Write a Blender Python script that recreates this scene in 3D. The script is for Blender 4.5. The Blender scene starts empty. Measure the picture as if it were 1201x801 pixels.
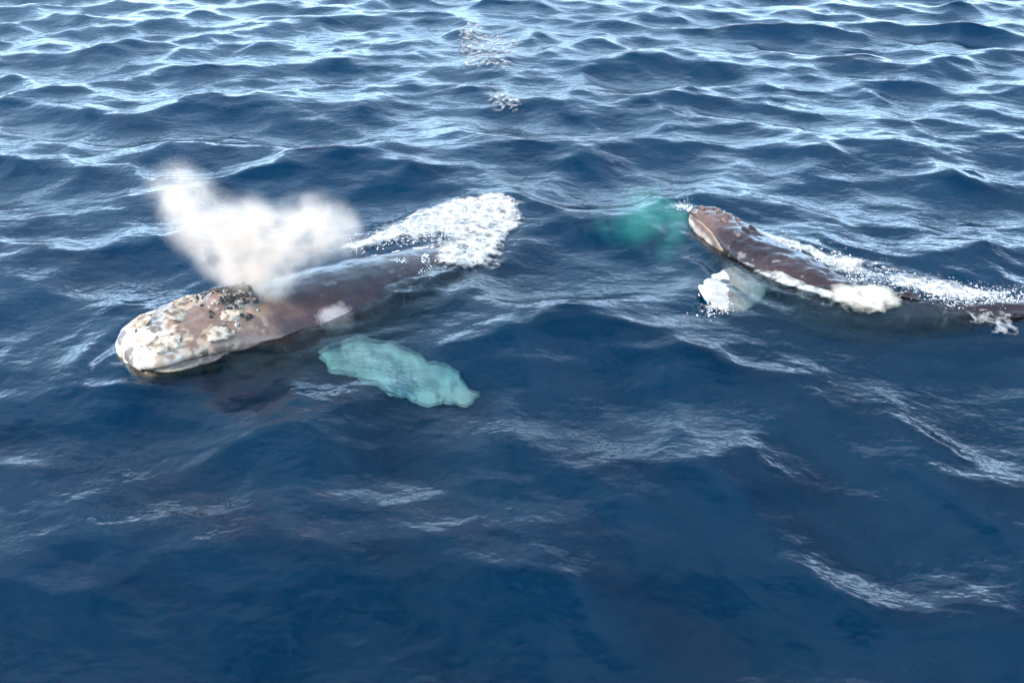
import bpy, bmesh, math, random
import numpy as np
from mathutils import Vector, Matrix, noise as mnoise
from mathutils.bvhtree import BVHTree

R = math.radians
SC = bpy.context.scene
COL = SC.collection
random.seed(4)
RNG = np.random.default_rng(11)

# ------------------------------------------------------------------ camera
CAM_H, PITCH = 10.5, 32.0
cam_d = bpy.data.cameras.new('camera')
cam = bpy.data.objects.new('camera', cam_d)
COL.objects.link(cam)
cam.location = (0, 0, CAM_H)
cam.rotation_euler = (R(90 - PITCH), 0, 0)
cam_d.sensor_width = 36.0
cam_d.lens = 943.0 / 1201.0 * 36.0
cam_d.clip_start = 0.1
cam_d.clip_end = 12000
SC.camera = cam

# ------------------------------------------------------------------ sky and sun
SUN_EL, SUN_AZ = 46.0, 232.0          # azimuth clockwise from +Y: behind the camera, to the left
world = bpy.data.worlds.new('World')
SC.world = world
world.use_nodes = True
wn, wl = world.node_tree.nodes, world.node_tree.links
wn.clear()
wo = wn.new('ShaderNodeOutputWorld')
wb = wn.new('ShaderNodeBackground')
sky = wn.new('ShaderNodeTexSky')
sky.sky_type = 'NISHITA'
sky.sun_disc = False
sky.sun_elevation = R(SUN_EL)
sky.sun_rotation = R(SUN_AZ)
sky.air_density = 1.3
sky.dust_density = 1.2
sky.ozone_density = 4.0
wb.inputs['Strength'].default_value = 0.085
# thin broken cloud layer: its optical depth grows as 1/sin(elevation)
w_tc = wn.new('ShaderNodeTexCoord')
w_mp = wn.new('ShaderNodeMapping'); w_mp.inputs['Scale'].default_value = (1, 1, 2.6)
w_no = wn.new('ShaderNodeTexNoise'); w_no.inputs['Scale'].default_value = 2.1; w_no.inputs['Detail'].default_value = 6
w_no.inputs['Roughness'].default_value = 0.55
w_mr = wn.new('ShaderNodeMapRange')
w_mr.inputs['From Min'].default_value = 0.35; w_mr.inputs['From Max'].default_value = 0.65
w_mr.inputs['To Min'].default_value = 0.015; w_mr.inputs['To Max'].default_value = 0.22
w_sx = wn.new('ShaderNodeSeparateXYZ')


def wmath(op, a, b=None):
    q = wn.new('ShaderNodeMath'); q.operation = op
    for i, x in enumerate((a, b)):
        if x is None: continue
        if isinstance(x, (int, float)): q.inputs[i].default_value = x
        else: wl.new(x, q.inputs[i])
    return q.outputs[0]


w_mx = wn.new('ShaderNodeMixRGB'); w_mx.inputs[2].default_value = (31.0, 46.5, 64.0, 1)
wl.new(w_tc.outputs['Generated'], w_mp.inputs['Vector']); wl.new(w_mp.outputs[0], w_no.inputs['Vector'])
wl.new(w_tc.outputs['Generated'], w_sx.inputs[0])
wl.new(w_no.outputs['Fac'], w_mr.inputs['Value'])
w_tau = wmath('DIVIDE', w_mr.outputs[0], wmath('MAXIMUM', w_sx.outputs['Z'], 0.04))
wl.new(wmath('SUBTRACT', 1.0, wmath('POWER', 2.718, wmath('MULTIPLY', w_tau, -1.0))), w_mx.inputs[0])
wl.new(sky.outputs[0], w_mx.inputs[1]); wl.new(w_mx.outputs[0], wb.inputs['Color'])
wl.new(wb.outputs[0], wo.inputs['Surface'])

sun_d = bpy.data.lights.new('sun', 'SUN')
sun = bpy.data.objects.new('sun', sun_d)
COL.objects.link(sun)
sun_d.energy = 3.2
sun_d.angle = R(1.2)
sun_d.color = (1.0, 0.89, 0.76)
sv = Vector((math.sin(R(SUN_AZ)) * math.cos(R(SUN_EL)), math.cos(R(SUN_AZ)) * math.cos(R(SUN_EL)), math.sin(R(SUN_EL))))
sun.rotation_euler = sv.to_track_quat('Z', 'Y').to_euler()
sun.location = sv * 60

SC.view_settings.view_transform = 'Standard'
SC.view_settings.look = 'None'
SC.view_settings.exposure = 0.58
SC.view_settings.gamma = 1.0
SC.view_settings.use_curve_mapping = False
SC.cycles.use_denoising = True
SC.cycles.max_bounces = 8
SC.cycles.transparent_max_bounces = 12
SC.cycles.volume_bounces = 3
SC.cycles.adaptive_threshold = 0.03
SC.cycles.volume_step_rate = 1.0
SC.cycles.sample_clamp_direct = 4.0
SC.cycles.caustics_reflective = False
SC.cycles.caustics_refractive = False


# ------------------------------------------------------------------ helpers
def link(name, me, mat=None, parent=None):
    o = bpy.data.objects.new(name, me)
    COL.objects.link(o)
    if mat:
        me.materials.append(mat)
    if parent:
        o.parent = parent
    return o


def tag(o, label=None, category=None, group=None, kind=None):
    if label: o['label'] = label
    if category: o['category'] = category
    if group: o['group'] = group
    if kind: o['kind'] = kind
    return o


def mesh_np(name, v, f, smooth=True):
    """mesh from an (n,3) vertex array and an (m,3|4) face array"""
    me = bpy.data.meshes.new(name)
    v = np.asarray(v, np.float32); f = np.asarray(f, np.int32)
    k = f.shape[1]
    me.vertices.add(len(v)); me.vertices.foreach_set('co', v.ravel())
    me.loops.add(f.size); me.loops.foreach_set('vertex_index', f.ravel())
    me.polygons.add(len(f))
    me.polygons.foreach_set('loop_start', np.arange(0, f.size, k, dtype=np.int32))
    me.polygons.foreach_set('loop_total', np.full(len(f), k, np.int32))
    me.update(calc_edges=True)
    me.polygons.foreach_set('use_smooth', np.full(len(f), smooth, bool))
    return me


def vattr(me, name, arr):
    a = me.attributes.new(name, 'FLOAT', 'POINT')
    a.data.foreach_set('value', np.asarray(arr, np.float32).ravel())


def cattr(me, name, rgb):
    a = me.attributes.new(name, 'FLOAT_COLOR', 'POINT')
    rgba = np.ones((len(rgb), 4), np.float32); rgba[:, :3] = rgb
    a.data.foreach_set('color', rgba.ravel())


def sstep(a, b, x):
    t = np.clip((np.asarray(x, float) - a) / (b - a), 0, 1)
    return t * t * (3 - 2 * t)


# periodic-free value noise on arrays
_T = RNG.random(65536)
def _h(ix, iy, iz):
    return _T[(ix * 73856093 ^ iy * 19349663 ^ iz * 83492791) & 65535]


def vnoise(p):
    p = np.asarray(p, float)
    i = np.floor(p).astype(np.int64); f = p - i
    f = f * f * (3 - 2 * f)
    r = 0
    for dx in (0, 1):
        for dy in (0, 1):
            for dz in (0, 1):
                w = (f[:, 0] if dx else 1 - f[:, 0]) * (f[:, 1] if dy else 1 - f[:, 1]) * (f[:, 2] if dz else 1 - f[:, 2])
                r = r + w * _h(i[:, 0] + dx, i[:, 1] + dy, i[:, 2] + dz)
    return r


def fbm(p, oct=4, gain=0.5):
    p = np.asarray(p, float)
    s, a, n = 0, 1.0, 0
    for k in range(oct):
        s = s + a * vnoise(p * 2 ** k + 17.3 * k); n += a; a *= gain
    return s / n


def nt(mat):
    mat.use_nodes = True
    n = mat.node_tree.nodes; n.clear()
    return n, mat.node_tree.links


def setin(node, **kw):
    for k, v in kw.items():
        node.inputs[k.replace('_', ' ')].default_value = v
    return node


def mathn(n, l, op, a, b=None, clamp=False):
    m = n.new('ShaderNodeMath'); m.operation = op; m.use_clamp = clamp
    for i, x in enumerate((a, b)):
        if x is None: continue
        if isinstance(x, (int, float)): m.inputs[i].default_value = x
        else: l.new(x, m.inputs[i])
    return m.outputs[0]


def noisen(n, l, vec, scale, detail=3, rough=0.55):
    t = n.new('ShaderNodeTexNoise')
    t.inputs['Scale'].default_value = scale
    t.inputs['Detail'].default_value = detail
    t.inputs['Roughness'].default_value = rough
    if vec is not None: l.new(vec, t.inputs['Vector'])
    return t.outputs['Fac']


# ------------------------------------------------------------------ materials
def mat_water():
    m = bpy.data.materials.new('sea_water')
    n, l = nt(m)
    out = n.new('ShaderNodeOutputMaterial')
    geo = n.new('ShaderNodeNewGeometry')
    b1 = n.new('ShaderNodeBump'); b1.inputs['Distance'].default_value = 1.0
    b2 = n.new('ShaderNodeBump'); b2.inputs['Distance'].default_value = 1.0
    mp = n.new('ShaderNodeMapping'); mp.inputs['Scale'].default_value = (0.85, 1.12, 1)
    mp.inputs['Rotation'].default_value = (0, 0, R(12))
    l.new(geo.outputs['Position'], mp.inputs['Vector'])
    n1 = noisen(n, l, mp.outputs[0], 2.3, 3, 0.5)
    n2 = noisen(n, l, mp.outputs[0], 9.0, 2, 0.5)
    l.new(mathn(n, l, 'MULTIPLY', n1, 0.052), b1.inputs['Height'])
    l.new(mathn(n, l, 'MULTIPLY', n2, 0.005), b2.inputs['Height'])
    l.new(b1.outputs[0], b2.inputs['Normal'])
    fr = n.new('ShaderNodeFresnel'); fr.inputs['IOR'].default_value = 1.333
    l.new(b2.outputs[0], fr.inputs['Normal'])
    gl = n.new('ShaderNodeBsdfGlossy'); gl.inputs['Roughness'].default_value = 0.11; gl.distribution = 'BECKMANN'
    l.new(b2.outputs[0], gl.inputs['Normal'])
    tr = n.new('ShaderNodeBsdfTransparent')
    rf = n.new('ShaderNodeBsdfRefraction'); rf.inputs['IOR'].default_value = 1.12; rf.inputs['Roughness'].default_value = 0.10
    l.new(b2.outputs[0], rf.inputs['Normal'])
    tm = n.new('ShaderNodeMixShader'); tm.inputs['Fac'].default_value = 0.45
    l.new(tr.outputs[0], tm.inputs[1]); l.new(rf.outputs[0], tm.inputs[2])
    mx = n.new('ShaderNodeMixShader')
    l.new(fr.outputs[0], mx.inputs['Fac']); l.new(tm.outputs[0], mx.inputs[1]); l.new(gl.outputs[0], mx.inputs[2])
    l.new(mx.outputs[0], out.inputs['Surface'])
    va = n.new('ShaderNodeVolumeAbsorption')
    va.inputs['Color'].default_value = (0.30, 0.80, 0.86, 1); va.inputs['Density'].default_value = 1.05
    vs = n.new('ShaderNodeVolumeScatter')
    vs.inputs['Color'].default_value = (0.0, 0.44, 0.86, 1); vs.inputs['Density'].default_value = 0.076
    vs.inputs['Anisotropy'].default_value = 0.0
    ad = n.new('ShaderNodeAddShader')
    l.new(va.outputs[0], ad.inputs[0]); l.new(vs.outputs[0], ad.inputs[1])
    l.new(ad.outputs[0], out.inputs['Volume'])
    return m


def mat_skin(name='whale_skin'):
    m = bpy.data.materials.new(name)
    n, l = nt(m)
    out = n.new('ShaderNodeOutputMaterial')
    p = n.new('ShaderNodeBsdfPrincipled')
    at = n.new('ShaderNodeAttribute'); at.attribute_name = 'pigment'
    tc = n.new('ShaderNodeTexCoord')
    n1 = noisen(n, l, tc.outputs['Object'], 3.2, 5, 0.62)
    n2 = noisen(n, l, tc.outputs['Object'], 16, 3, 0.6)
    k = mathn(n, l, 'MULTIPLY', mathn(n, l, 'ADD', n1, 0.5), mathn(n, l, 'ADD', mathn(n, l, 'MULTIPLY', n2, 0.7), 0.65))
    mx = n.new('ShaderNodeMixRGB'); mx.blend_type = 'MULTIPLY'; mx.inputs[0].default_value = 1
    l.new(at.outputs['Color'], mx.inputs[1]); l.new(k, mx.inputs[2])
    l.new(mx.outputs[0], p.inputs['Base Color'])
    p.inputs['Roughness'].default_value = 0.24
    p.inputs['Specular IOR Level'].default_value = 0.45
    bp = n.new('ShaderNodeBump'); bp.inputs['Strength'].default_value = 0.45; bp.inputs['Distance'].default_value = 0.03
    l.new(mathn(n, l, 'ADD', n1, mathn(n, l, 'MULTIPLY', n2, 0.4)), bp.inputs['Height'])
    l.new(bp.outputs[0], p.inputs['Normal'])
    l.new(p.outputs[0], out.inputs['Surface'])
    return m


def mat_rough(name, c1, c2, scale=9, rough=0.7, lo=0.38, hi=0.62, bump=0.03):
    m = bpy.data.materials.new(name)
    n, l = nt(m)
    out = n.new('ShaderNodeOutputMaterial')
    p = n.new('ShaderNodeBsdfPrincipled')
    tc = n.new('ShaderNodeTexCoord')
    f = noisen(n, l, tc.outputs['Object'], scale, 4, 0.6)
    cr = n.new('ShaderNodeValToRGB')
    cr.color_ramp.elements[0].position = lo; cr.color_ramp.elements[0].color = (*c1, 1)
    cr.color_ramp.elements[1].position = hi; cr.color_ramp.elements[1].color = (*c2, 1)
    l.new(f, cr.inputs[0]); l.new(cr.outputs[0], p.inputs['Base Color'])
    p.inputs['Roughness'].default_value = rough
    bp = n.new('ShaderNodeBump'); bp.inputs['Distance'].default_value = bump
    l.new(f, bp.inputs['Height']); l.new(bp.outputs[0], p.inputs['Normal'])
    l.new(p.outputs[0], out.inputs['Surface'])
    return m


def mat_foam(name, tint=(0.66, 0.64, 0.60), scale=3.0, amax=1.0, gain=2.7):
    """broken foam: white where thick (attribute 'foam'), see-through between the bubbles"""
    m = bpy.data.materials.new(name)
    n, l = nt(m)
    out = n.new('ShaderNodeOutputMaterial')
    geo = n.new('ShaderNodeNewGeometry')
    at = n.new('ShaderNodeAttribute'); at.attribute_name = 'foam'
    n1 = noisen(n, l, geo.outputs['Position'], scale, 5, 0.65)
    n2 = noisen(n, l, geo.outputs['Position'], scale * 5, 3, 0.6)
    nz = n.new('ShaderNodeTexNoise'); nz.inputs['Scale'].default_value = scale * .8; nz.inputs['Detail'].default_value = 2
    l.new(geo.outputs['Position'], nz.inputs['Vector'])
    va = n.new('ShaderNodeVectorMath'); va.operation = 'MULTIPLY_ADD'
    va.inputs[1].default_value = (.9, .9, 0)
    l.new(nz.outputs['Color'], va.inputs[0]); l.new(geo.outputs['Position'], va.inputs[2])
    vo = n.new('ShaderNodeTexVoronoi'); vo.feature = 'DISTANCE_TO_EDGE'; vo.voronoi_dimensions = '2D'
    vo.inputs['Scale'].default_value = scale * .75
    l.new(va.outputs[0], vo.inputs['Vector'])
    lace = mathn(n, l, 'SUBTRACT', 1.0, mathn(n, l, 'MULTIPLY', vo.outputs['Distance'], 3.4), True)
    nn = mathn(n, l, 'ADD', mathn(n, l, 'MULTIPLY', n1, 0.70), mathn(n, l, 'ADD', mathn(n, l, 'MULTIPLY', n2, 0.16), mathn(n, l, 'MULTIPLY', lace, 0.14)))
    a = mathn(n, l, 'SUBTRACT', mathn(n, l, 'ADD', at.outputs['Fac'], nn), 0.95)
    a = mathn(n, l, 'MULTIPLY', a, gain, True)
    if amax < 1: a = mathn(n, l, 'MULTIPLY', a, amax)
    d = n.new('ShaderNodeBsdfDiffuse'); d.inputs['Color'].default_value = (*tint, 1)
    bp = n.new('ShaderNodeBump'); bp.inputs['Distance'].default_value = 0.035
    l.new(nn, bp.inputs['Height']); l.new(bp.outputs[0], d.inputs['Normal'])
    t = n.new('ShaderNodeBsdfTransparent')
    mx = n.new('ShaderNodeMixShader')
    l.new(a, mx.inputs[0]); l.new(t.outputs[0], mx.inputs[1]); l.new(d.outputs[0], mx.inputs[2])
    l.new(mx.outputs[0], out.inputs['Surface'])
    return m


def mat_cloud(name, lobes, color, nscale, aniso=0.0, edge=(0.35, 0.7), base=0.25):
    """volume: sum of soft ellipsoid lobes (centre, radii, density) broken up by noise"""
    m = bpy.data.materials.new(name)
    n, l = nt(m)
    out = n.new('ShaderNodeOutputMaterial')
    tc = n.new('ShaderNodeTexCoord')
    acc = None
    for c, r, dens in lobes:
        mp = n.new('ShaderNodeMapping'); mp.vector_type = 'TEXTURE'
        mp.inputs['Location'].default_value = c; mp.inputs['Scale'].default_value = r
        l.new(tc.outputs['Object'], mp.inputs['Vector'])
        g = n.new('ShaderNodeTexGradient'); g.gradient_type = 'QUADRATIC_SPHERE'
        l.new(mp.outputs[0], g.inputs['Vector'])
        v = mathn(n, l, 'MULTIPLY', g.outputs['Fac'], dens)
        acc = v if acc is None else mathn(n, l, 'ADD', acc, v)
    f = noisen(n, l, tc.outputs['Object'], nscale, 4, 0.6)
    mr = n.new('ShaderNodeMapRange'); mr.interpolation_type = 'SMOOTHSTEP'
    mr.inputs['From Min'].default_value = edge[0]; mr.inputs['From Max'].default_value = edge[1]
    mr.inputs['To Min'].default_value = base; mr.inputs['To Max'].default_value = 1.6
    l.new(f, mr.inputs['Value'])
    d = mathn(n, l, 'MULTIPLY', acc, mr.outputs[0])
    v = n.new('ShaderNodeVolumePrincipled')
    v.inputs['Color'].default_value = (*color, 1)
    v.inputs['Anisotropy'].default_value = aniso
    l.new(d, v.inputs['Density'])
    l.new(v.outputs[0], out.inputs['Volume'])
    return m


# ------------------------------------------------------------------ where the whales lie (spine points, snout to tail)
SPINE_A = [(-9.20, 15.80, 0.10), (-8.0, 16.75, 0.14), (-6.3, 18.2, -0.33), (-4.5, 19.7, -0.72), (-2.9, 21.2, -0.80),
           (-1.75, 23.0, -0.90), (-1.2, 24.9, -1.15), (-0.9, 26.9, -1.8)]
SPINE_B = [(5.95, 24.5, 0.16), (6.5, 23.4, 0.16), (7.35, 21.8, -0.18), (8.6, 20.0, -0.54), (10.2, 18.95, -0.62),
           (11.9, 18.45, -0.32), (13.4, 18.3, -0.08), (14.5, 18.15, -0.45)]


def catmull(pts, n):
    P = [Vector(p) for p in pts]
    P = [P[0] * 2 - P[1]] + P + [P[-1] * 2 - P[-2]]
    dense = []
    for i in range(1, len(P) - 2):
        for k in range(40):
            t = k / 40
            a, b, c, d = P[i - 1], P[i], P[i + 1], P[i + 2]
            dense.append(0.5 * ((2 * b) + (c - a) * t + (2 * a - 5 * b + 4 * c - d) * t * t + (3 * b - a - 3 * c + d) * t ** 3))
    dense.append(P[-2])
    D = np.array([tuple(p) for p in dense])
    s = np.r_[0, np.cumsum(np.linalg.norm(np.diff(D, axis=0), axis=1))]
    q = np.linspace(0, s[-1], n)
    return np.stack([np.interp(q, s, D[:, k]) for k in range(3)], 1), s[-1]


SPA, LEN_A = catmull(SPINE_A, 160)
SPB, LEN_B = catmull(SPINE_B, 160)

# ------------------------------------------------------------------ the sea surface
NW = 120
_lam = np.exp(RNG.uniform(math.log(0.45), math.log(14.0), NW)); _lam.sort()
_k = 2 * math.pi / _lam
_spread = np.where(_lam > 7, R(30), np.where(_lam > 2.2, R(46), R(62)))
_th = R(-90 + 9) + RNG.normal(0, 1, NW) * _spread          # travelling towards the boat
_kx, _ky = np.cos(_th) * _k, np.sin(_th) * _k
_slope = 0.029 * np.exp(-0.5 * ((np.log(_lam) - math.log(4.4)) / 0.80) ** 2) + 0.0080
_slope = np.where(_lam > 9, _slope * 0.9, _slope)
_amp = _slope / _k * RNG.uniform(0.6, 1.4, NW)
_ph = RNG.uniform(0, 2 * math.pi, NW)
CHOP = 1.25


W_HULL = [.2, .9, 1.1, 1.3, 1.5, 1.45, 1.2, .85, .5, .3, .2]


def calm(x, y):
    """near the whales the waves are flattened and rings of disturbed water run off their flanks"""
    d = np.full(x.shape, 1e9)
    for S in (SPA, SPB):
        for i in range(0, 128, 4):
            w = np.interp(i / 159, np.linspace(0, 1, len(W_HULL)), W_HULL)
            d = np.minimum(d, np.hypot(x - S[i, 0], y - S[i, 1]) - w)
    d = np.maximum(d, 0)
    near = np.exp(-(d / 1.6) ** 2)
    q = np.zeros(x.shape)
    m = d < 5
    if m.any():
        q[m] = fbm(np.stack([x[m] * .9, y[m] * .9, x[m] * 0], 1), 3)
    ring = (.075 * np.exp(-(d / .28) ** 2) + .045 * np.cos(2 * math.pi * (d + q * .9) / .85) * np.exp(-d / 1.3) * q * 1.6) * m
    return 1 - 0.60 * near, ring


def sea_points(x, y):
    r = np.hypot(x, y)
    cell = np.maximum(r, 2) * 0.0053
    c, ring = calm(x, y)
    X, Y, Z = x.copy(), y.copy(), ring
    for i in range(NW):
        w = np.clip((_lam[i] / cell - 2.2) / 2.5, 0, 1) * c * _amp[i]
        ph = _kx[i] * x + _ky[i] * y + _ph[i]
        cs, sn = np.cos(ph), np.sin(ph)
        Z += w * cs
        X -= CHOP * w * sn * _kx[i] / _k[i]
        Y -= CHOP * w * sn * _ky[i] / _k[i]
    return np.stack([X, Y, Z], -1)


def build_sea():
    a0 = R(42)
    ang = np.r_[np.linspace(-a0, a0, 960), np.linspace(a0, 2 * math.pi - a0, 90)[1:-1]]
    rad = np.r_[np.linspace(0.6, 3.0, 12)[:-1], np.geomspace(3.0, 120, 700), np.geomspace(120, 6000, 36)[1:]]
    A, Rr = np.meshgrid(ang, rad)
    x, y = (Rr * np.sin(A)).ravel(), (Rr * np.cos(A)).ravel()
    v = sea_points(x, y)
    na, nr = len(ang), len(rad)
    idx = np.arange(na * nr).reshape(nr, na)
    nx = np.roll(idx, -1, axis=1)
    f = np.stack([idx[:-1], idx[1:], nx[1:], nx[:-1]], -1).reshape(-1, 4)
    c0 = len(v)
    # centre fan, skirt and bottom close the body of water
    low = v[idx[-1]].copy(); low[:, 2] = -70
    v = np.vstack([v, [[0, 0, v[idx[0], 2].mean()]], low, [[0, 0, -70]]])
    li = c0 + 1 + np.arange(na); b = c0 + 1 + na
    fan = np.stack([idx[0], nx[0], np.full(na, c0), np.full(na, c0)], -1)
    skirt = np.stack([idx[-1], li, np.roll(li, -1), nx[-1]], -1)
    bot = np.stack([np.roll(li, -1), li, np.full(na, b), np.full(na, b)], -1)
    quads = np.vstack([f, skirt])
    tris = np.vstack([fan[:, :3], bot[:, :3]])
    me = bpy.data.meshes.new('sea')
    loops = np.r_[quads.ravel(), tris.ravel()].astype(np.int32)
    tot = np.r_[np.full(len(quads), 4), np.full(len(tris), 3)].astype(np.int32)
    me.vertices.add(len(v)); me.vertices.foreach_set('co', v.astype(np.float32).ravel())
    me.loops.add(len(loops)); me.loops.foreach_set('vertex_index', loops)
    me.polygons.add(len(tot))
    me.polygons.foreach_set('loop_start', np.r_[0, np.cumsum(tot)[:-1]].astype(np.int32))
    me.polygons.foreach_set('loop_total', tot)
    me.update(calc_edges=True)
    me.polygons.foreach_set('use_smooth', np.ones(len(tot), bool))
    bm = bmesh.new(); bm.from_mesh(me)
    bm.faces.ensure_lookup_table()
    if bm.faces[200000].normal.z < 0:
        bmesh.ops.reverse_faces(bm, faces=bm.faces)
        bm.to_mesh(me)
    bm.free()
    o = link('sea', me, mat_water())
    tag(o, 'deep blue choppy open sea with small wind waves', 'sea', kind='structure')
    return o


build_sea()

# ------------------------------------------------------------------ whales
T_ = [0, .008, .025, .05, .09, .14, .19, .24, .30, .37, .45, .54, .64, .74, .84, .92, 1.0]
W_ = [.06, .36, .62, .82, .98, 1.08, 1.18, 1.30, 1.42, 1.50, 1.45, 1.25, .93, .60, .34, .20, .12]
U_ = [.04, .20, .34, .42, .50, .60, .74, .80, .92, 1.08, 1.12, 1.02, .84, .62, .44, .30, .12]
D_ = [.06, .26, .46, .62, .80, .98, 1.15, 1.30, 1.42, 1.45, 1.32, 1.08, .80, .56, .40, .28, .12]


def frames(S, roll):
    T = np.gradient(S, axis=0); T /= np.linalg.norm(T, axis=1)[:, None]
    up0 = np.array([0, 0, 1.0])
    Lt = np.cross(T, up0); Lt /= np.linalg.norm(Lt, axis=1)[:, None]     # to one flank
    Up = np.cross(Lt, T)
    ra = np.radians(np.interp(np.linspace(0, 1, len(S)), *roll))[:, None]
    L2 = Lt * np.cos(ra) + Up * np.sin(ra)
    U2 = Up * np.cos(ra) - Lt * np.sin(ra)
    return T, L2, U2


def loft(bm, rings):
    """closed tube through rings of equal length, capped"""
    vs = [[bm.verts.new(p) for p in r] for r in rings]
    for a, b in zip(vs[:-1], vs[1:]):
        for i in range(len(a)):
            j = (i + 1) % len(a)
            bm.faces.new((a[i], a[j], b[j], b[i]))
    bm.faces.new(list(reversed(vs[0]))); bm.faces.new(vs[-1])


def paddle(bm, root, tip, chord_dir, chord, thick, sweep=0.0, droop=0.0, scallop=0.0, n=26, prof=(.72, .9, 1.0, .86, .62, .38, .06)):
    """flipper or fluke lobe: lens section lofted from root to tip"""
    root, tip, cd = Vector(root), Vector(tip), Vector(chord_dir).normalized()
    ax = tip - root; ln = ax.length
    cd = (cd - ax.normalized() * cd.dot(ax.normalized())).normalized()
    nz = ax.normalized().cross(cd)
    rings = []
    for i in range(n):
        t = i / (n - 1)
        c = chord * np.interp(t, [0, .12, .3, .55, .8, .93, 1], prof)
        th = thick * np.interp(t, [0, .3, .7, 1], [1, .75, .42, .08])
        p = root + ax * t + cd * (sweep * t * t * ln) - Vector((0, 0, droop * t * t))
        le = 1 + scallop * math.sin(t * 34 + 1.0)
        r = []
        for k in range(14):
            a = 2 * math.pi * k / 14
            u = math.cos(a); w = math.sin(a)
            uu = u * (le if u > 0 else 1)
            r.append(p + cd * (uu * c * 0.5) + nz * (w * th * 0.5 * (1 - 0.25 * u)))
        rings.append(r)
    loft(bm, rings)


def whale_mesh(S, L, roll, flip, fluke_len, lumps, girth=1.0, dorsal=0.3, blunt=0.0):
    T, Lt, Up = frames(S, roll)
    bm = bmesh.new()
    n = len(S)
    tt = np.linspace(0, 1, n)
    k = L / 13.5
    W, U, D = (np.interp(tt, T_, q) * k * girth for q in (W_, U_, D_))
    W = W + blunt * np.interp(tt, [0, .006, .02, .06, .12, .2], [.2, .30, .30, .22, .10, 0])
    D = D + blunt * np.interp(tt, [0, .006, .02, .06, .12, .2], [.1, .2, .2, .1, .0, 0])
    U = U + blunt * np.interp(tt, [0, .01, .04, .1, .2, .28], [.08, .16, .18, .14, .08, 0])
    rings = []
    for i in range(n):
        r = []
        ex = np.interp(tt[i], [0, .05, .25, 1], [2.0, 2.5, 2.25, 2.0])
        for j in range(40):
            a = 2 * math.pi * j / 40
            c, s = math.cos(a), math.sin(a)
            x = math.copysign(abs(c) ** (2 / ex), c) * W[i]
            z = math.copysign(abs(s) ** (2 / ex), s) * (U[i] if s > 0 else D[i])
            r.append(Vector(S[i] + Lt[i] * x + Up[i] * z))
        rings.append(r)
    loft(bm, rings)
    # dorsal hump and fin
    i0 = int(0.66 * n)
    dr = []
    for q in range(14):
        f = q / 13
        i = min(n - 1, int((0.60 + 0.10 * f) * n))
        h = dorsal * k * math.sin(math.pi * min(1, f * 1.0)) ** 1.3 * (0.4 + f)
        base = Vector(S[i] + Up[i] * (U[i] * 0.7))
        top = base + Vector(Up[i]) * (U[i] * (0.32 if dorsal > .05 else .2) + h)
        lv = Vector(Lt[i]) * 0.10 * k
        dr.append([base - lv, base + lv, top + lv * 0.35, top - lv * 0.35])
    loft(bm, dr)
    for fl in flip:
        paddle(bm, **fl)
    # flukes
    e = Vector(S[-1]); back = Vector(T[-1]); lat = Vector(Lt[-1])
    for sgn in (-1, 1):
        paddle(bm, e - back * 0.35 - lat * sgn * 0.1, e + lat * sgn * fluke_len + back * 0.55, -back, 1.15 * k, 0.22 * k, sweep=-0.1, n=18)
    # bumps of the head that belong to the body outline
    for (t, lx, uz, rad) in lumps:
        i = int(t * (n - 1))
        c = Vector(S[i] + Lt[i] * (lx * W[i]) + Up[i] * (uz * U[i]))
        M = Matrix.Translation(c) @ Matrix.Diagonal((rad, rad, rad * 0.8, 1))
        bmesh.ops.create_icosphere(bm, subdivisions=2, radius=1, matrix=M)
    bmesh.ops.recalc_face_normals(bm, faces=bm.faces)
    me = bpy.data.meshes.new('tmp'); bm.to_mesh(me); bm.free()
    o = bpy.data.objects.new('tmp', me); COL.objects.link(o)
    md = o.modifiers.new('r', 'REMESH'); md.mode = 'VOXEL'; md.voxel_size = 0.042
    ms = o.modifiers.new('s', 'SMOOTH'); ms.iterations = 6; ms.factor = 0.5
    dg = bpy.context.evaluated_depsgraph_get()
    res = bpy.data.meshes.new_from_object(o.evaluated_get(dg))
    bpy.data.objects.remove(o); bpy.data.meshes.remove(me)
    res.polygons.foreach_set('use_smooth', np.ones(len(res.polygons), bool))
    v = np.zeros(len(res.vertices) * 3, np.float32); res.vertices.foreach_get('co', v); v = v.reshape(-1, 3).astype(float)
    # body coordinates of every vertex: along, sideways, up
    best = np.full(len(v), 1e9); bi = np.zeros(len(v), int)
    for i in range(0, n):
        d = ((v - S[i]) ** 2).sum(1)
        mkk = d < best
        best[mkk] = d[mkk]; bi[mkk] = i
    rel = v - S[bi]
    lat = (rel * Lt[bi]).sum(1) / W[bi]
    vu = (rel * Up[bi]).sum(1)
    ver = np.where(vu > 0, vu / U[bi], vu / D[bi])
    return res, v, tt[bi], lat, ver, (T, Lt, Up, W, U, D)


def displace(me, v, amt):
    nrm = np.zeros(len(v) * 3, np.float32); me.vertices.foreach_get('normal', nrm); nrm = nrm.reshape(-1, 3)
    v = v + nrm * amt[:, None]
    me.vertices.foreach_set('co', v.astype(np.float32).ravel()); me.update()
    return v


SKIN = mat_skin()
M_CALL = mat_rough('callosity_crust', (0.14, 0.09, 0.06), (0.50, 0.41, 0.31), 5.0, 0.75, 0.36, 0.56, 0.03)
M_BARN = mat_rough('barnacle_shell', (0.03, 0.025, 0.022), (0.50, 0.48, 0.44), 4.5, 0.6, 0.50, 0.60, 0.02)
M_DARK = mat_rough('dark_wet_skin', (0.012, 0.010, 0.010), (0.03, 0.025, 0.025), 8, 0.25)


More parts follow.
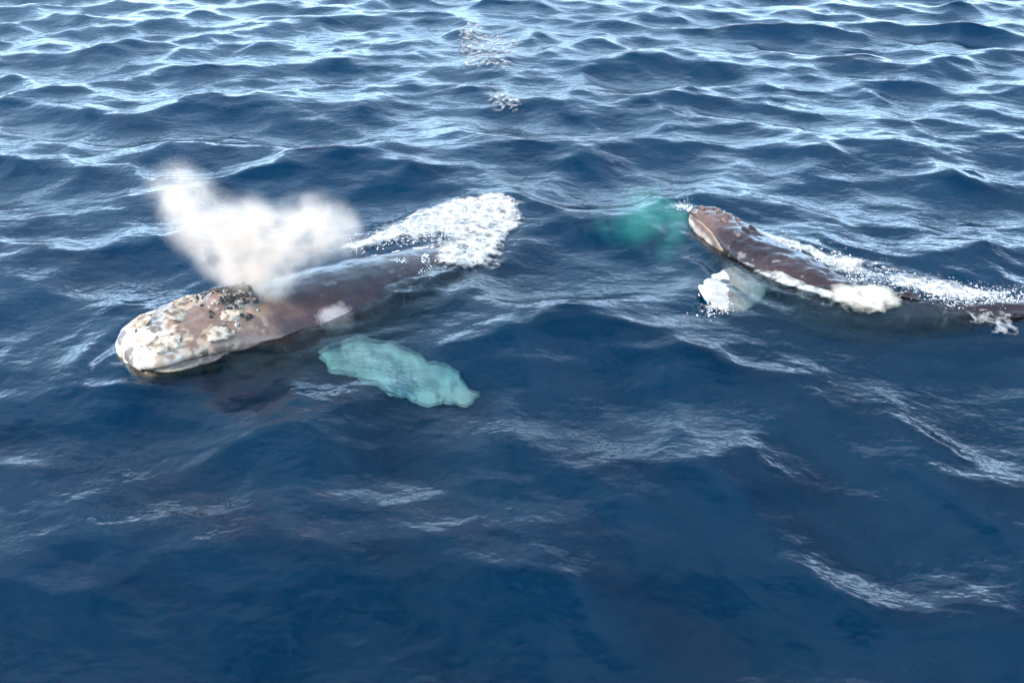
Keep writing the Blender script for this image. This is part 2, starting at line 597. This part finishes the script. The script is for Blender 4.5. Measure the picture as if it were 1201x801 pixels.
def on_surface(bvh, S, fr, t, lat, n=160, side=1.0):
    """point on the hide at body coordinate t, seen from above at sideways position lat (-1..1)"""
    T, Lt, Up, W, U, D = fr
    i = int(t * (n - 1))
    a = lat * math.pi / 2
    d = Vector(Lt[i]) * math.sin(a) * W[i] + Vector(Up[i]) * math.cos(a) * U[i]
    o = Vector(S[i]) + d.normalized() * 4.0
    hit = bvh.ray_cast(o, -d.normalized())
    if hit[0] is None:
        return Vector(S[i]) + d, d.normalized(), Vector(T[i])
    return hit[0], hit[1], Vector(T[i])


def callosity(parent, p, nrm, tang, size, seed, mat, name='callosity'):
    """low crusty mound grown on the skin"""
    bm = bmesh.new()
    bmesh.ops.create_icosphere(bm, subdivisions=4, radius=1)
    nrm = nrm.normalized(); tx = (tang - nrm * tang.dot(nrm)).normalized(); ty = nrm.cross(tx)
    B = Matrix((tx, ty, nrm)).transposed()
    for vv in bm.verts:
        c = vv.co.copy()
        k = 1 + 0.45 * mnoise.noise(c * 1.4 + Vector((seed * 3.1, 0, 0))) + 0.22 * mnoise.noise(c * 4.3 + Vector((seed, 5, 0))) + 0.10 * mnoise.noise(c * 10 + Vector((seed, 9, 1)))
        vv.co = B @ Vector((c.x * size[0] * k, c.y * size[1] * k, c.z * size[2] * k)) + p
    me = bpy.data.meshes.new(name); bm.to_mesh(me); bm.free()
    me.polygons.foreach_set('use_smooth', np.ones(len(me.polygons), bool))
    return link(name, me, mat, parent)


def barnacles(parent, spots, name='barnacle_crust'):
    """crowded barnacles: short hollow cones, too small and many to count"""
    bm = bmesh.new()
    for p, nrm, r in spots:
        q = nrm.to_track_quat('Z', 'Y').to_matrix().to_4x4()
        M = Matrix.Translation(p) @ q
        ring = []
        for (rr, z) in ((1.0, -0.3), (0.85, 0.45), (0.6, 0.75), (0.38, 0.70), (0.3, 0.25)):
            ring.append([bm.verts.new(M @ Vector((math.cos(a) * rr * r, math.sin(a) * rr * r, z * r))) for a in [k * math.pi / 3.5 for k in range(7)]])
        for a, b in zip(ring[:-1], ring[1:]):
            for i in range(7):
                bm.faces.new((a[i], a[(i + 1) % 7], b[(i + 1) % 7], b[i]))
        bm.faces.new(ring[-1])
    me = bpy.data.meshes.new(name); bm.to_mesh(me); bm.free()
    o = link(name, me, M_BARN, parent); o['kind'] = 'stuff'
    return o


def slit(parent, name, p, nrm, tang, ln, wd, mat):
    """blowhole: sunk almond opening with a raised lip"""
    bm = bmesh.new()
    nrm = nrm.normalized(); tx = (tang - nrm * tang.dot(nrm)).normalized(); ty = nrm.cross(tx)
    prev = None
    for (k, h) in ((1.25, -0.03), (1.12, 0.045), (0.95, 0.055), (0.75, 0.0), (0.45, -0.05)):
        ring = []
        for q in range(20):
            a = 2 * math.pi * q / 20
            ring.append(bm.verts.new(p + tx * math.cos(a) * ln * k + ty * math.sin(a) * wd * k * (1 - 0.3 * math.cos(a)) + nrm * h))
        if prev:
            for i in range(20):
                bm.faces.new((prev[i], prev[(i + 1) % 20], ring[(i + 1) % 20], ring[i]))
        prev = ring
    bm.faces.new(prev)
    me = bpy.data.meshes.new(name); bm.to_mesh(me); bm.free()
    me.polygons.foreach_set('use_smooth', np.ones(len(me.polygons), bool))
    return link(name, me, mat, parent)


def ball(parent, name, p, r, mat, squash=(1, 1, 1)):
    bm = bmesh.new()
    bmesh.ops.create_icosphere(bm, subdivisions=3, radius=r, matrix=Matrix.Translation(p) @ Matrix.Diagonal((*squash, 1)))
    me = bpy.data.meshes.new(name); bm.to_mesh(me); bm.free()
    me.polygons.foreach_set('use_smooth', np.ones(len(me.polygons), bool))
    return link(name, me, mat, parent)


def mixc(a, b, w):
    return a * (1 - w[:, None]) + np.asarray(b) * w[:, None]


def groove(t, lat, ver, t0, t1, v0, v1, width):
    """strength of the mouth line, which runs along each side of the head"""
    line = np.interp(t, [t0, (t0 + t1) * .5, t1], [v0, (v0 + v1) * .5 + .18, v1])
    return np.exp(-((ver - line) / width) ** 2) * (t < t1) * (t > t0) * sstep(0.45, 0.75, np.abs(lat))


def empty(name, loc):
    e = bpy.data.objects.new(name, None); COL.objects.link(e); e.location = loc
    e.empty_display_size = 0.5
    return e


def put(root, objs):
    bpy.context.view_layer.update()
    inv = root.matrix_world.inverted()
    for o in objs:
        o.parent = root
        o.matrix_parent_inverse = inv


# ---- whale A: pale crusted head towards the boat, blowing
def build_whale_a():
    root = empty('whale', (-5.0, 19.0, -1.5))
    k = LEN_A / 13.5
    flip = [dict(root=(-4.8, 17.65, -0.72), tip=(-0.8, 15.1, -0.52), chord_dir=(-0.5, -0.7, 0), chord=1.85, prof=(.45, .72, .96, 1.0, .84, .36, .30), thick=0.34, scallop=0.06, droop=0.1),
            dict(root=(-6.4, 19.6, -1.0), tip=(-7.2, 23.0, -2.4), chord_dir=(-1, 0, 0), chord=1.2, thick=0.34, scallop=0.06)]
    lumps = [(.165, -.05, .90, .46), (.195, .16, .95, .33), (.195, -.16, .95, .33), (.05, .3, .6, .3), (.05, -.3, .6, .3), (.09, 0, .75, .3), (.13, 0, .8, .3)]
    me, v, t, lat, ver, fr = whale_mesh(SPA, LEN_A, ([0, .2, .4, 1], [0, -4, -6, 0]), flip, 1.9, lumps, blunt=1.0, dorsal=.0)
    g = groove(t, lat, ver, .015, .27, .02, -.22, .09)
    head = sstep(.24, .10, t)
    offb = (np.abs(lat) > 1.12) & (t < .8)
    bump = (fbm(v * 2.6, 3) - .5) * .13 * head + (fbm(v * 1.3, 3) - .5) * .10 - g * .09
    v = displace(me, v, bump)
    w = np.stack([fbm(v * 1.5 + 31, 2), fbm(v * 1.5 + 57, 2), np.full(len(v), .5)], 1) - .5
    w2 = np.stack([fbm(v * 4.5 + 31, 2), fbm(v * 4.5 + 57, 2), np.full(len(v), .5)], 1) - .5
    v = v + (w * .55 + w2 * .14) * (offb * sstep(1.2, 2.0, np.abs(lat)))[:, None]
    me.vertices.foreach_set('co', v.astype(np.float32).ravel()); me.update()
    n1, n2, n3 = fbm(v * 1.5 + 3, 4), fbm(v * 3.6 + 9, 4), fbm(v * 0.7, 3)
    c = np.tile(np.array([[0.030, 0.020, 0.025]]), (len(v), 1))
    c = mixc(c, (0.052, 0.034, 0.037), sstep(.45, .65, n3))
    # brown mottled cheek, then the cream crusted snout
    c = mixc(c, (0.22, 0.14, 0.105), sstep(.30, .16, t + (n1 - .5) * .22) * .85)
    cream = np.maximum(sstep(.09, .04, t + (n1 - .5) * .12), sstep(.24, .17, t) * sstep(.50, .56, n1 * .6 + n2 * .4 + sstep(.2, .0, t) * .035))
    cream = np.maximum(cream, sstep(.19, .14, t) * sstep(.0, -.12, ver) * .9)
    c = mixc(c, (0.42, 0.305, 0.21), cream)
    c = mixc(c, (0.60, 0.57, 0.54), sstep(.10, .05, t) * sstep(.0, .5, ver) * sstep(.36, .52, n2 + (lat < 0) * .1))
    c = mixc(c, (0.13, 0.08, 0.055), sstep(.55, .64, n2) * sstep(.26, .14, t) * .9)
    c = mixc(c, (0.52, 0.38, 0.27), sstep(.28, .2, t) * sstep(.12, .02, np.abs(ver + .25)) * sstep(.5, .8, np.abs(lat)) * .6)
    c = mixc(c, (0.08, 0.055, 0.045), g * .7)
    # flippers are white
    c = mixc(c, (0.46, 0.48, 0.46), offb)
    c = mixc(c, (0.74, 0.75, 0.70), offb * sstep(.38, .56, n1 * .6 + n2 * .4 + .05))
    # scuffed skin, and one pale patch behind the eye
    c = mixc(c, (0.20, 0.165, 0.16), sstep(.64, .76, n2) * sstep(.25, .35, t) * .5)
    c = mixc(c, (0.30, 0.26, 0.25), sstep(1.35, .6, np.hypot((t - .335) / .030, (lat - .80) / .17) + (n2 - .5) * .7) * (ver > -.1))
    cattr(me, 'pigment', c)
    body = link('body', me, SKIN)
    bvh = BVHTree.FromPolygons([tuple(p) for p in v], [tuple(p.vertices) for p in me.polygons])
    parts = [body]
    S = SPA
    for t0, la, size in ((.05, -.15, (.34, .26, .05)), (.065, .48, (.36, .24, .06)), (.10, .05, (.30, .22, .06)),
                         (.125, -.30, (.30, .18, .06)), (.135, .55, (.30, .18, .06)), (.165, .30, (.26, .20, .07))):
        p, nr, tg = on_surface(bvh, S, fr, t0, la)
        parts.append(callosity(None, p, nr, tg, size, t0 * 100 + la, M_CALL))
    for la in (-.10, .10):
        p, nr, tg = on_surface(bvh, S, fr, .215, la)
        parts.append(slit(None, 'blowhole', p, nr, tg + Vector(fr[1][34]) * la * 3, .30, .09, M_DARK))
    spots = []
    for q in range(240):
        t0 = random.gauss(.178, .017); la = random.gauss(-.08, .22)
        p, nr, tg = on_surface(bvh, S, fr, t0, la); spots.append((p, nr, random.uniform(.035, .085)))
    for q in range(8):
        t0 = random.uniform(.015, .14); la = random.uniform(-.9, .95)
        p, nr, tg = on_surface(bvh, S, fr, t0, la); spots.append((p, nr, random.uniform(.03, .07)))
    parts.append(barnacles(None, spots))
    for la in (-.98, .98):
        p, nr, tg = on_surface(bvh, S, fr, .245, la)
        parts.append(ball(None, 'eye', p, .075, M_DARK))
    put(root, parts)
    tag(root, 'whale with cream barnacle-crusted head and turquoise sunken flipper, blowing misty spray', 'whale', 'whales at the surface')
    return fr, bvh


# ---- whale B: dark brown back, heading away, white flipper at the surface
def build_whale_b():
    root = empty('whale', (8.5, 20.0, -1.5))
    flip = [dict(root=(7.0, 20.9, -0.25), tip=(5.25, 18.3, 0.02), chord_dir=(-1, .6, 0.25), chord=1.55, prof=(.55, .8, 1.0, 1.05, .95, .72, .25), thick=0.34, scallop=0.06, droop=-0.12),
            dict(root=(8.3, 21.9, -0.8), tip=(11.2, 23.2, -2.2), chord_dir=(0, 1, 0), chord=1.1, thick=0.34, scallop=0.06)]
    lumps = [(.20, 0, .75, .2), (.12, 0, .85, .2), (.06, .2, .8, .18), (.06, -.2, .8, .18)]
    me, v, t, lat, ver, fr = whale_mesh(SPB, LEN_B, ([0, .2, .4, 1], [14, 12, 6, 0]), flip, 1.5, lumps, girth=.86, dorsal=.34)
    g = groove(t, lat, ver, .02, .27, .22, -.30, .09)
    bump = (fbm(v * 1.5, 3) - .5) * .12 + (fbm(v * 4, 3) - .5) * .09 * (np.abs(lat) < 1.15) - g * .10
    v = displace(me, v, bump)
    n1, n2, n3 = fbm(v * 1.5 + 3, 4), fbm(v * 3.6 + 9, 4), fbm(v * 0.7, 3)
    c = np.tile(np.array([[0.022, 0.0125, 0.0145]]), (len(v), 1))
    c = mixc(c, (0.040, 0.022, 0.022), sstep(.45, .65, n3))
    c = mixc(c, (0.13, 0.068, 0.050), sstep(.19, .10, t + (n1 - .5) * .08))
    c = mixc(c, (0.50, 0.42, 0.36), sstep(.22, .15, t) * sstep(-.05, -.35, ver + (n1 - .5) * .5))
    c = mixc(c, (0.40, 0.31, 0.23), g * sstep(.05, .1, t) * .8)
    c = mixc(c, (0.16, 0.13, 0.125), sstep(-.15, -.5, ver + (n1 - .5) * .4) * sstep(.15, .25, t) * .7)
    offb = (np.abs(lat) > 1.12) & (t < .8)
    c = mixc(c, (0.55, 0.52, 0.47), offb * sstep(.30, .45, n1 + .12))
    c = mixc(c, (0.40, 0.34, 0.29), offb * sstep(.50, .66, n1) * .6)
    c = mixc(c, (0.28, 0.23, 0.23), sstep(.66, .76, n2) * sstep(.12, .2, t) * .6)
    cattr(me, 'pigment', c)
    body = link('body', me, SKIN)
    bvh = BVHTree.FromPolygons([tuple(p) for p in v], [tuple(p.vertices) for p in me.polygons])
    parts = [body]
    for la in (-.10, .10):
        p, nr, tg = on_surface(bvh, SPB, fr, .205, la)
        parts.append(slit(None, 'blowhole', p, nr, tg, .16, .03, M_DARK))
    for la in (-.97, .97):
        p, nr, tg = on_surface(bvh, SPB, fr, .25, la)
        parts.append(ball(None, 'eye', p, .075, M_DARK))
    for q, (t0, la) in enumerate(((.03, 0), (.06, .3), (.06, -.35), (.10, 0.05), (.10, -.5), (.14, .25), (.14, -.2))):
        p, nr, tg = on_surface(bvh, SPB, fr, t0, la)
        parts.append(callosity(None, p, nr, tg, (.12, .10, .07), q * 2.2, SKIN, 'tubercle'))
        cattr(parts[-1].data, 'pigment', np.tile([[0.12, 0.066, 0.052]], (len(parts[-1].data.vertices), 1)))
    spots = []
    for q in range(70):
        t0 = abs(random.gauss(.02, .03)) + .005; la = random.uniform(-.2, .9) * (1 if random.random() < .6 else -.5)
        p, nr, tg = on_surface(bvh, SPB, fr, t0, la); spots.append((p, nr, random.uniform(.025, .06)))
    parts.append(barnacles(None, spots))
    put(root, parts)
    tag(root, 'dark brown whale swimming away with white flipper resting at the surface', 'whale', 'whales at the surface')
    return fr, bvh


FRA, BVHA = build_whale_a()
FRB, BVHB = build_whale_b()

# ------------------------------------------------------------------ foam lying on the water
def foam_sheet(name, label, x0, x1, y0, y1, dens, mat, res=0.05, lift=0.03, lump=0.13, thr=0.22, cap=.68):
    gx, gy = np.arange(x0, x1, res), np.arange(y0, y1, res)
    X, Y = np.meshgrid(gx, gy)
    x, y = X.ravel(), Y.ravel()
    d = dens(x, y) * (.42 + 1.15 * fbm(np.stack([x * 1.4, y * 1.0, x * 0 + 7], 1), 4))
    p = sea_points(x, y)
    nz = fbm(np.stack([x * 2.4, y * 2.4, x * 0], 1), 4)
    p[:, 2] += lift + lump * np.clip(d, 0, 1.2) * nz
    ny, nx = X.shape
    idx = np.arange(nx * ny).reshape(ny, nx)
    f = np.stack([idx[:-1, :-1], idx[:-1, 1:], idx[1:, 1:], idx[1:, :-1]], -1).reshape(-1, 4)
    keep = (d[f].max(1) + nz[f].max(1) * 0.5) > thr + 0.35
    keep &= d[f].max(1) > 0.05
    f = f[keep]
    used = np.unique(f)
    mp = np.full(nx * ny, -1); mp[used] = np.arange(len(used))
    me = mesh_np(name, p[used], mp[f])
    vattr(me, 'foam', np.minimum(d[used] * .70, cap))
    o = link(name, me, mat)
    tag(o, label, 'foam', kind='stuff')
    return o


def seg_d(x, y, pts):
    """distance to a polyline"""
    best = np.full(x.shape, 1e9)
    for (a, b) in zip(pts[:-1], pts[1:]):
        ax, ay, bx, by = *a[:2], *b[:2]
        dx, dy = bx - ax, by - ay
        t = np.clip(((x - ax) * dx + (y - ay) * dy) / (dx * dx + dy * dy + 1e-9), 0, 1)
        best = np.minimum(best, np.hypot(x - ax - t * dx, y - ay - t * dy))
    return best


def blob(x, y, cx, cy, rx, ry, rot=0):
    c, s = math.cos(R(rot)), math.sin(R(rot))
    u, w = (x - cx) * c + (y - cy) * s, -(x - cx) * s + (y - cy) * c
    return np.exp(-((u / rx) ** 2 + (w / ry) ** 2))


M_FOAM = mat_foam('sea_foam')
M_WASH = mat_foam('creamy_wash', (0.66, 0.60, 0.50), 1.3)


def spray(name, label, spots, mat=None, n=1):
    """flying water: clumps and drops of white water thrown up"""
    proto = []
    for q in range(6):
        bm = bmesh.new(); bmesh.ops.create_icosphere(bm, subdivisions=1, radius=1)
        for vv in bm.verts:
            vv.co *= 1 + 0.7 * mnoise.noise(vv.co * 1.7 + Vector((q * 7.7, 0, 0)))
        V = np.array([tuple(vv.co) for vv in bm.verts]); F = np.array([[x.index for x in f.verts] for f in bm.faces])
        bm.free(); proto.append((V, F))
    vs, fs, off = [], [], 0
    for p, r in spots:
        V, F = proto[random.randrange(6)]
        a = random.uniform(0, 6.28); ca, sa = math.cos(a), math.sin(a)
        M = np.array([[ca, -sa, 0], [sa, ca, 0], [0, 0, 1]])
        st = np.array([random.uniform(.6, 1.6), random.uniform(.6, 1.3), random.uniform(.5, 1.1)])
        vs.append((V * st) @ M.T * r + np.array(p)); fs.append(F + off); off += len(V)
    me = mesh_np(name, np.vstack(vs), np.vstack(fs))
    o = link(name, me, mat or M_SPRAY)
    tag(o, label, 'spray', kind='stuff')
    return o


M_SPRAY = bpy.data.materials.new('white_spray')
_n, _l = nt(M_SPRAY)
_o = _n.new('ShaderNodeOutputMaterial'); _p = _n.new('ShaderNodeBsdfPrincipled')
_p.inputs['Base Color'].default_value = (0.80, 0.81, 0.82, 1); _p.inputs['Roughness'].default_value = 0.5
_l.new(_p.outputs[0], _o.inputs['Surface'])


def zsea(x, y):
    return float(sea_points(np.array([x]), np.array([y]))[0, 2])


def spray_along(pts, n, spread, hmax, rmin, rmax, hpow=2.2):
    pts = [Vector(p[:2]) for p in pts]
    out = []
    xs, ys = [], []
    for q in range(n):
        i = random.randrange(len(pts) - 1)
        p = pts[i].lerp(pts[i + 1], random.random()) + Vector((random.gauss(0, spread), random.gauss(0, spread)))
        xs.append(p.x); ys.append(p.y)
    clump = fbm(np.stack([np.array(xs) * 2.2, np.array(ys) * 2.2, np.zeros(n)], 1), 3)
    S = sea_points(np.array(xs), np.array(ys))
    for q in range(n):
        if clump[q] < 0.40: continue
        h = random.random() ** hpow * hmax * (clump[q] - .3) * 3
        r = rmin + (rmax - rmin) * random.random() ** 3
        if h > hmax * .5: r *= .5
        out.append(((S[q, 0], S[q, 1], S[q, 2] + h), r))
    return out


def flank(S, fr, t0, t1, k=.96, side=1):
    T, Lt, Up, W, U, D = fr
    return [tuple(S[i] + side * Lt[i] * W[i] * k) for i in range(int(t0 * 159), int(t1 * 159) + 1, 4)]


def foam_a(x, y):
    d = 1.15 * blob(x, y, -1.5, 25.0, 1.3, 1.1, 10) + 1.1 * blob(x, y, -0.75, 23.9, .65, 1.6, 0) + .95 * blob(x, y, -2.9, 24.6, 1.3, 1.0, 25) + .70 * blob(x, y, -2.4, 23.5, 1.6, 1.2, 30) + .5 * blob(x, y, -1.2, 24.2, 2.4, 2.4, 30) + .4 * blob(x, y, -1.0, 20.9, 1.2, .9, 0)
    d += 0.9 * np.exp(-(seg_d(x, y, [(-4.7, 22.0), (-4.0, 22.7), (-3.2, 23.6), (-2.2, 24.4)]) / .42) ** 2)
    d += 0.7 * np.exp(-(seg_d(x, y, [(-2.0, 21.3), (-1.2, 22.2), (-.6, 22.8)]) / .40) ** 2) + .5 * blob(x, y, -.9, 21.6, .8, .8, 0)
    d += .52 * np.exp(-(seg_d(x, y, flank(SPA, FRA, .02, .55, 1.0)) / .16) ** 2)
    d += .52 * np.exp(-(seg_d(x, y, flank(SPA, FRA, .02, .5, 1.0, -1)) / .16) ** 2)
    return d


foam_sheet('foam', 'thick white foam churned over the tail of the blowing whale', -10.5, 1.2, 13.8, 27.5, foam_a, M_FOAM)
drape = []
for q in range(5000):
    t0 = random.uniform(.50, .70); la = random.uniform(-.95, .35) + random.gauss(0, .1)
    p, nr, tg = on_surface(BVHA, SPA, FRA, t0, la)
    if vnoise(np.array([[p.x * 3.2, p.y * 3.2, 0]]))[0] > .74 - (t0 - .5) * 2.2 - (.2 if la < -.5 else 0):
        drape.append((tuple(p), .005 + .026 * random.random() ** 2))
spray('splash', 'white splash drops thrown up beside the blowing whale\'s back',
      drape + spray_along([(-4.6, 21.8), (-3.6, 22.9), (-2.4, 24.0), (-1.2, 25.2)], 2200, .30, .40, .005, .026)
      + spray_along([(-3.4, 22.6), (-2.6, 23.0), (-1.8, 23.4)], 1200, .40, .25, .005, .026)
      + spray_along([(-2.1, 21.3), (-1.2, 22.0), (-0.6, 22.8)], 900, .25, .25, .005, .026))


def foam_b(x, y):
    up = [(5.6, 25.2), (6.9, 23.9), (8.4, 22.0), (10.0, 20.6), (11.5, 19.7), (13.2, 19.1)]
    lo = [(6.9, 20.9), (7.6, 19.9), (8.4, 18.9), (9.4, 18.3)]
    d = 0.34 * np.exp(-(seg_d(x, y, up) / .35) ** 2)
    d += 0.5 * np.exp(-(seg_d(x, y, lo) / .30) ** 2)
    d += .75 * np.exp(-(seg_d(x, y, flank(SPB, FRB, .0, .8, 1.0, -1)) / .26) ** 2)
    d += .42 * np.exp(-(seg_d(x, y, flank(SPB, FRB, .2, .5, 1.05)) / .22) ** 2)
    d += 0.5 * np.exp(-(seg_d(x, y, [(9.2, 20.4), (9.9, 19.6), (10.9, 19.3), (12.8, 18.8)]) / .35) ** 2)
    d += 0.75 * blob(x, y, 5.35, 18.5, .7, .45, 30)
    d += 0.5 * blob(x, y, 12.6, 17.2, 1.1, .5, -25)
    d += 0.5 * blob(x, y, 5.0, 25.2, .5, .7, 0)
    d += .45 * blob(x, y, 10.5, 21.0, 2.2, 1.4, -35) + .45 * blob(x, y, 12.5, 18.0, 1.8, 1.0, -10) + .4 * blob(x, y, 7.6, 19.3, 1.4, .6, -45)
    return d


foam_sheet('foam', 'white foam line breaking along the back of the brown whale', 3.5, 15.5, 16, 27, foam_b, M_FOAM)
foam_sheet('foam', 'flat creamy patch of churned water beside the brown whale\'s tail', 7.8, 11.6, 16.8, 20.8,
           lambda x, y: 1.25 * np.exp(-((np.abs(x - 9.35) / 1.0) ** 4 + (np.abs(y - 18.6) / .95) ** 4)), M_WASH, lift=.06, lump=.05, cap=.80)
spray('splash', 'white splash drops flying along the brown whale\'s back and tail',
      spray_along(flank(SPB, FRB, .30, .95, 1.12, -1), 1500, .22, .55, .005, .026)
      + spray_along([(9.3, 20.3), (9.9, 19.5), (11.0, 19.2), (12.8, 18.7), (13.8, 18.4)], 1300, .24, .5, .005, .026)
      + spray_along(flank(SPB, FRB, .0, .45, .9, -1), 2600, .12, .35, .005, .026)
      + spray_along([(5.5, 24.9), (5.9, 24.9), (6.5, 24.3)], 700, .12, .3, .005, .026)
      + spray_along([(11.3, 18.8), (12.3, 18.6), (13.8, 18.4)], 1600, .25, .45, .005, .026)
      + spray_along([(5.5, 18.6), (5.1, 18.3)], 420, .25, .2, .005, .026))

# old foam slick behind the blowing whale
foam_sheet('foam', 'lacy grey-white slick of old foam far behind the blowing whale', -5, 2.5, 33, 62,
           lambda x, y: 0.95 * np.exp(-(seg_d(x, y, [(-2.6, 56), (-2.5, 51), (-1.9, 45)]) / .9) ** 2) + .8 * blob(x, y, -.7, 49, 1.7, 8, 0) + .6 * blob(x, y, -.3, 38, 1.2, 3, 0), M_FOAM, res=.11, lift=.03, lump=.12, cap=.50)

# ------------------------------------------------------------------ the blow
def hull(name, lobes, mat, vox=0.16):
    bm = bmesh.new()
    for c, r, d in lobes:
        bmesh.ops.create_icosphere(bm, subdivisions=3, radius=1, matrix=Matrix.Translation(c) @ Matrix.Diagonal((*[q * .97 for q in r], 1)))
    me = bpy.data.meshes.new('tmp'); bm.to_mesh(me); bm.free()
    o = bpy.data.objects.new('tmp', me); COL.objects.link(o)
    md = o.modifiers.new('r', 'REMESH'); md.mode = 'VOXEL'; md.voxel_size = vox
    res = bpy.data.meshes.new_from_object(o.evaluated_get(bpy.context.evaluated_depsgraph_get()))
    bpy.data.objects.remove(o); bpy.data.meshes.remove(me)
    res.name = name
    return link(name, res, mat)


BL = [((-6.45, 18.1, 1.10), (1.2, .9, .85), 7.0), ((-7.0, 18.3, 1.7), (1.25, 1.0, 1.1), 3.9), ((-7.75, 18.6, 2.4), (1.2, 1.0, 1.25), 3.9),
      ((-8.2, 18.8, 3.1), (1.05, .9, 1.0), 2.9), ((-5.9, 18.4, 1.8), (1.5, 1.1, 1.1), 3.9), ((-5.0, 18.7, 2.2), (1.35, 1.1, 1.1), 3.9), ((-4.4, 18.9, 1.9), (.9, .9, .9), 2.0), ((-6.6, 18.6, 2.3), (1.2, 1.0, 1.0), 3.9)]
blow = hull('blow_mist', BL, mat_cloud('blow_mist', BL, (0.965, 0.85, 0.75), 1.9, aniso=-0.1, edge=(.36, .66), base=.20))
tag(blow, 'cream misty blow spreading above the crusted whale\'s blowholes', 'mist', kind='stuff')


def droplets(parent, lobes, n, rmin, rmax):
    """the fine drops of the blow, one joined part"""
    C = np.array([q[0] for q in lobes]); Q = np.array([q[1] for q in lobes])
    w = np.array([q[2] * np.prod(q[1]) for q in lobes]) ** .8; w /= w.sum()
    k = RNG.choice(len(lobes), n, p=w)
    d = RNG.normal(0, 1, (n, 3)); d /= np.linalg.norm(d, axis=1)[:, None]
    p = C[k] + d * Q[k] * (RNG.random(n) ** .75 * .92)[:, None]
    keep = fbm(p * 1.5, 3) > RNG.uniform(.3, .62, n)
    p = p[keep]; n = len(p)
    r = (rmin + (rmax - rmin) * RNG.random(n) ** 3)
    base = np.array([[1, 0, 0], [-1, 0, 0], [0, 1, 0], [0, -1, 0], [0, 0, 1], [0, 0, -1]], float)
    F = np.array([[0, 2, 4], [2, 1, 4], [1, 3, 4], [3, 0, 4], [2, 0, 5], [1, 2, 5], [3, 1, 5], [0, 3, 5]])
    v = (p[:, None, :] + base[None] * r[:, None, None]).reshape(-1, 3)
    f = (F[None] + 6 * np.arange(n)[:, None, None]).reshape(-1, 3)
    o = link('droplets', mesh_np('droplets', v, f), M_SPRAY, parent)
    o['kind'] = 'stuff'
    return o


droplets(blow, BL, 26000, .003, .007)

BB = [((4.9, 26.6, -.80), (1.3, 2.4, .75), 14.0), ((5.5, 25.5, -.7), (.8, 1.3, .65), 13.0), ((4.2, 25.2, -.8), (1.5, 1.0, .75), 12.0),
      ((3.4, 26.0, -1.1), (1.2, .8, .7), 4.0), ((5.2, 24.3, -1.0), (.7, 1.2, .7), 4.0)]
bub = hull('bubble_cloud', BB, mat_cloud('bubble_cloud', BB, (0.60, 1.0, 0.80), 1.25, edge=(.44, .60), base=.02))
tag(bub, 'green glowing cloud of bubbles under water ahead of the brown whale', 'bubbles', kind='stuff')
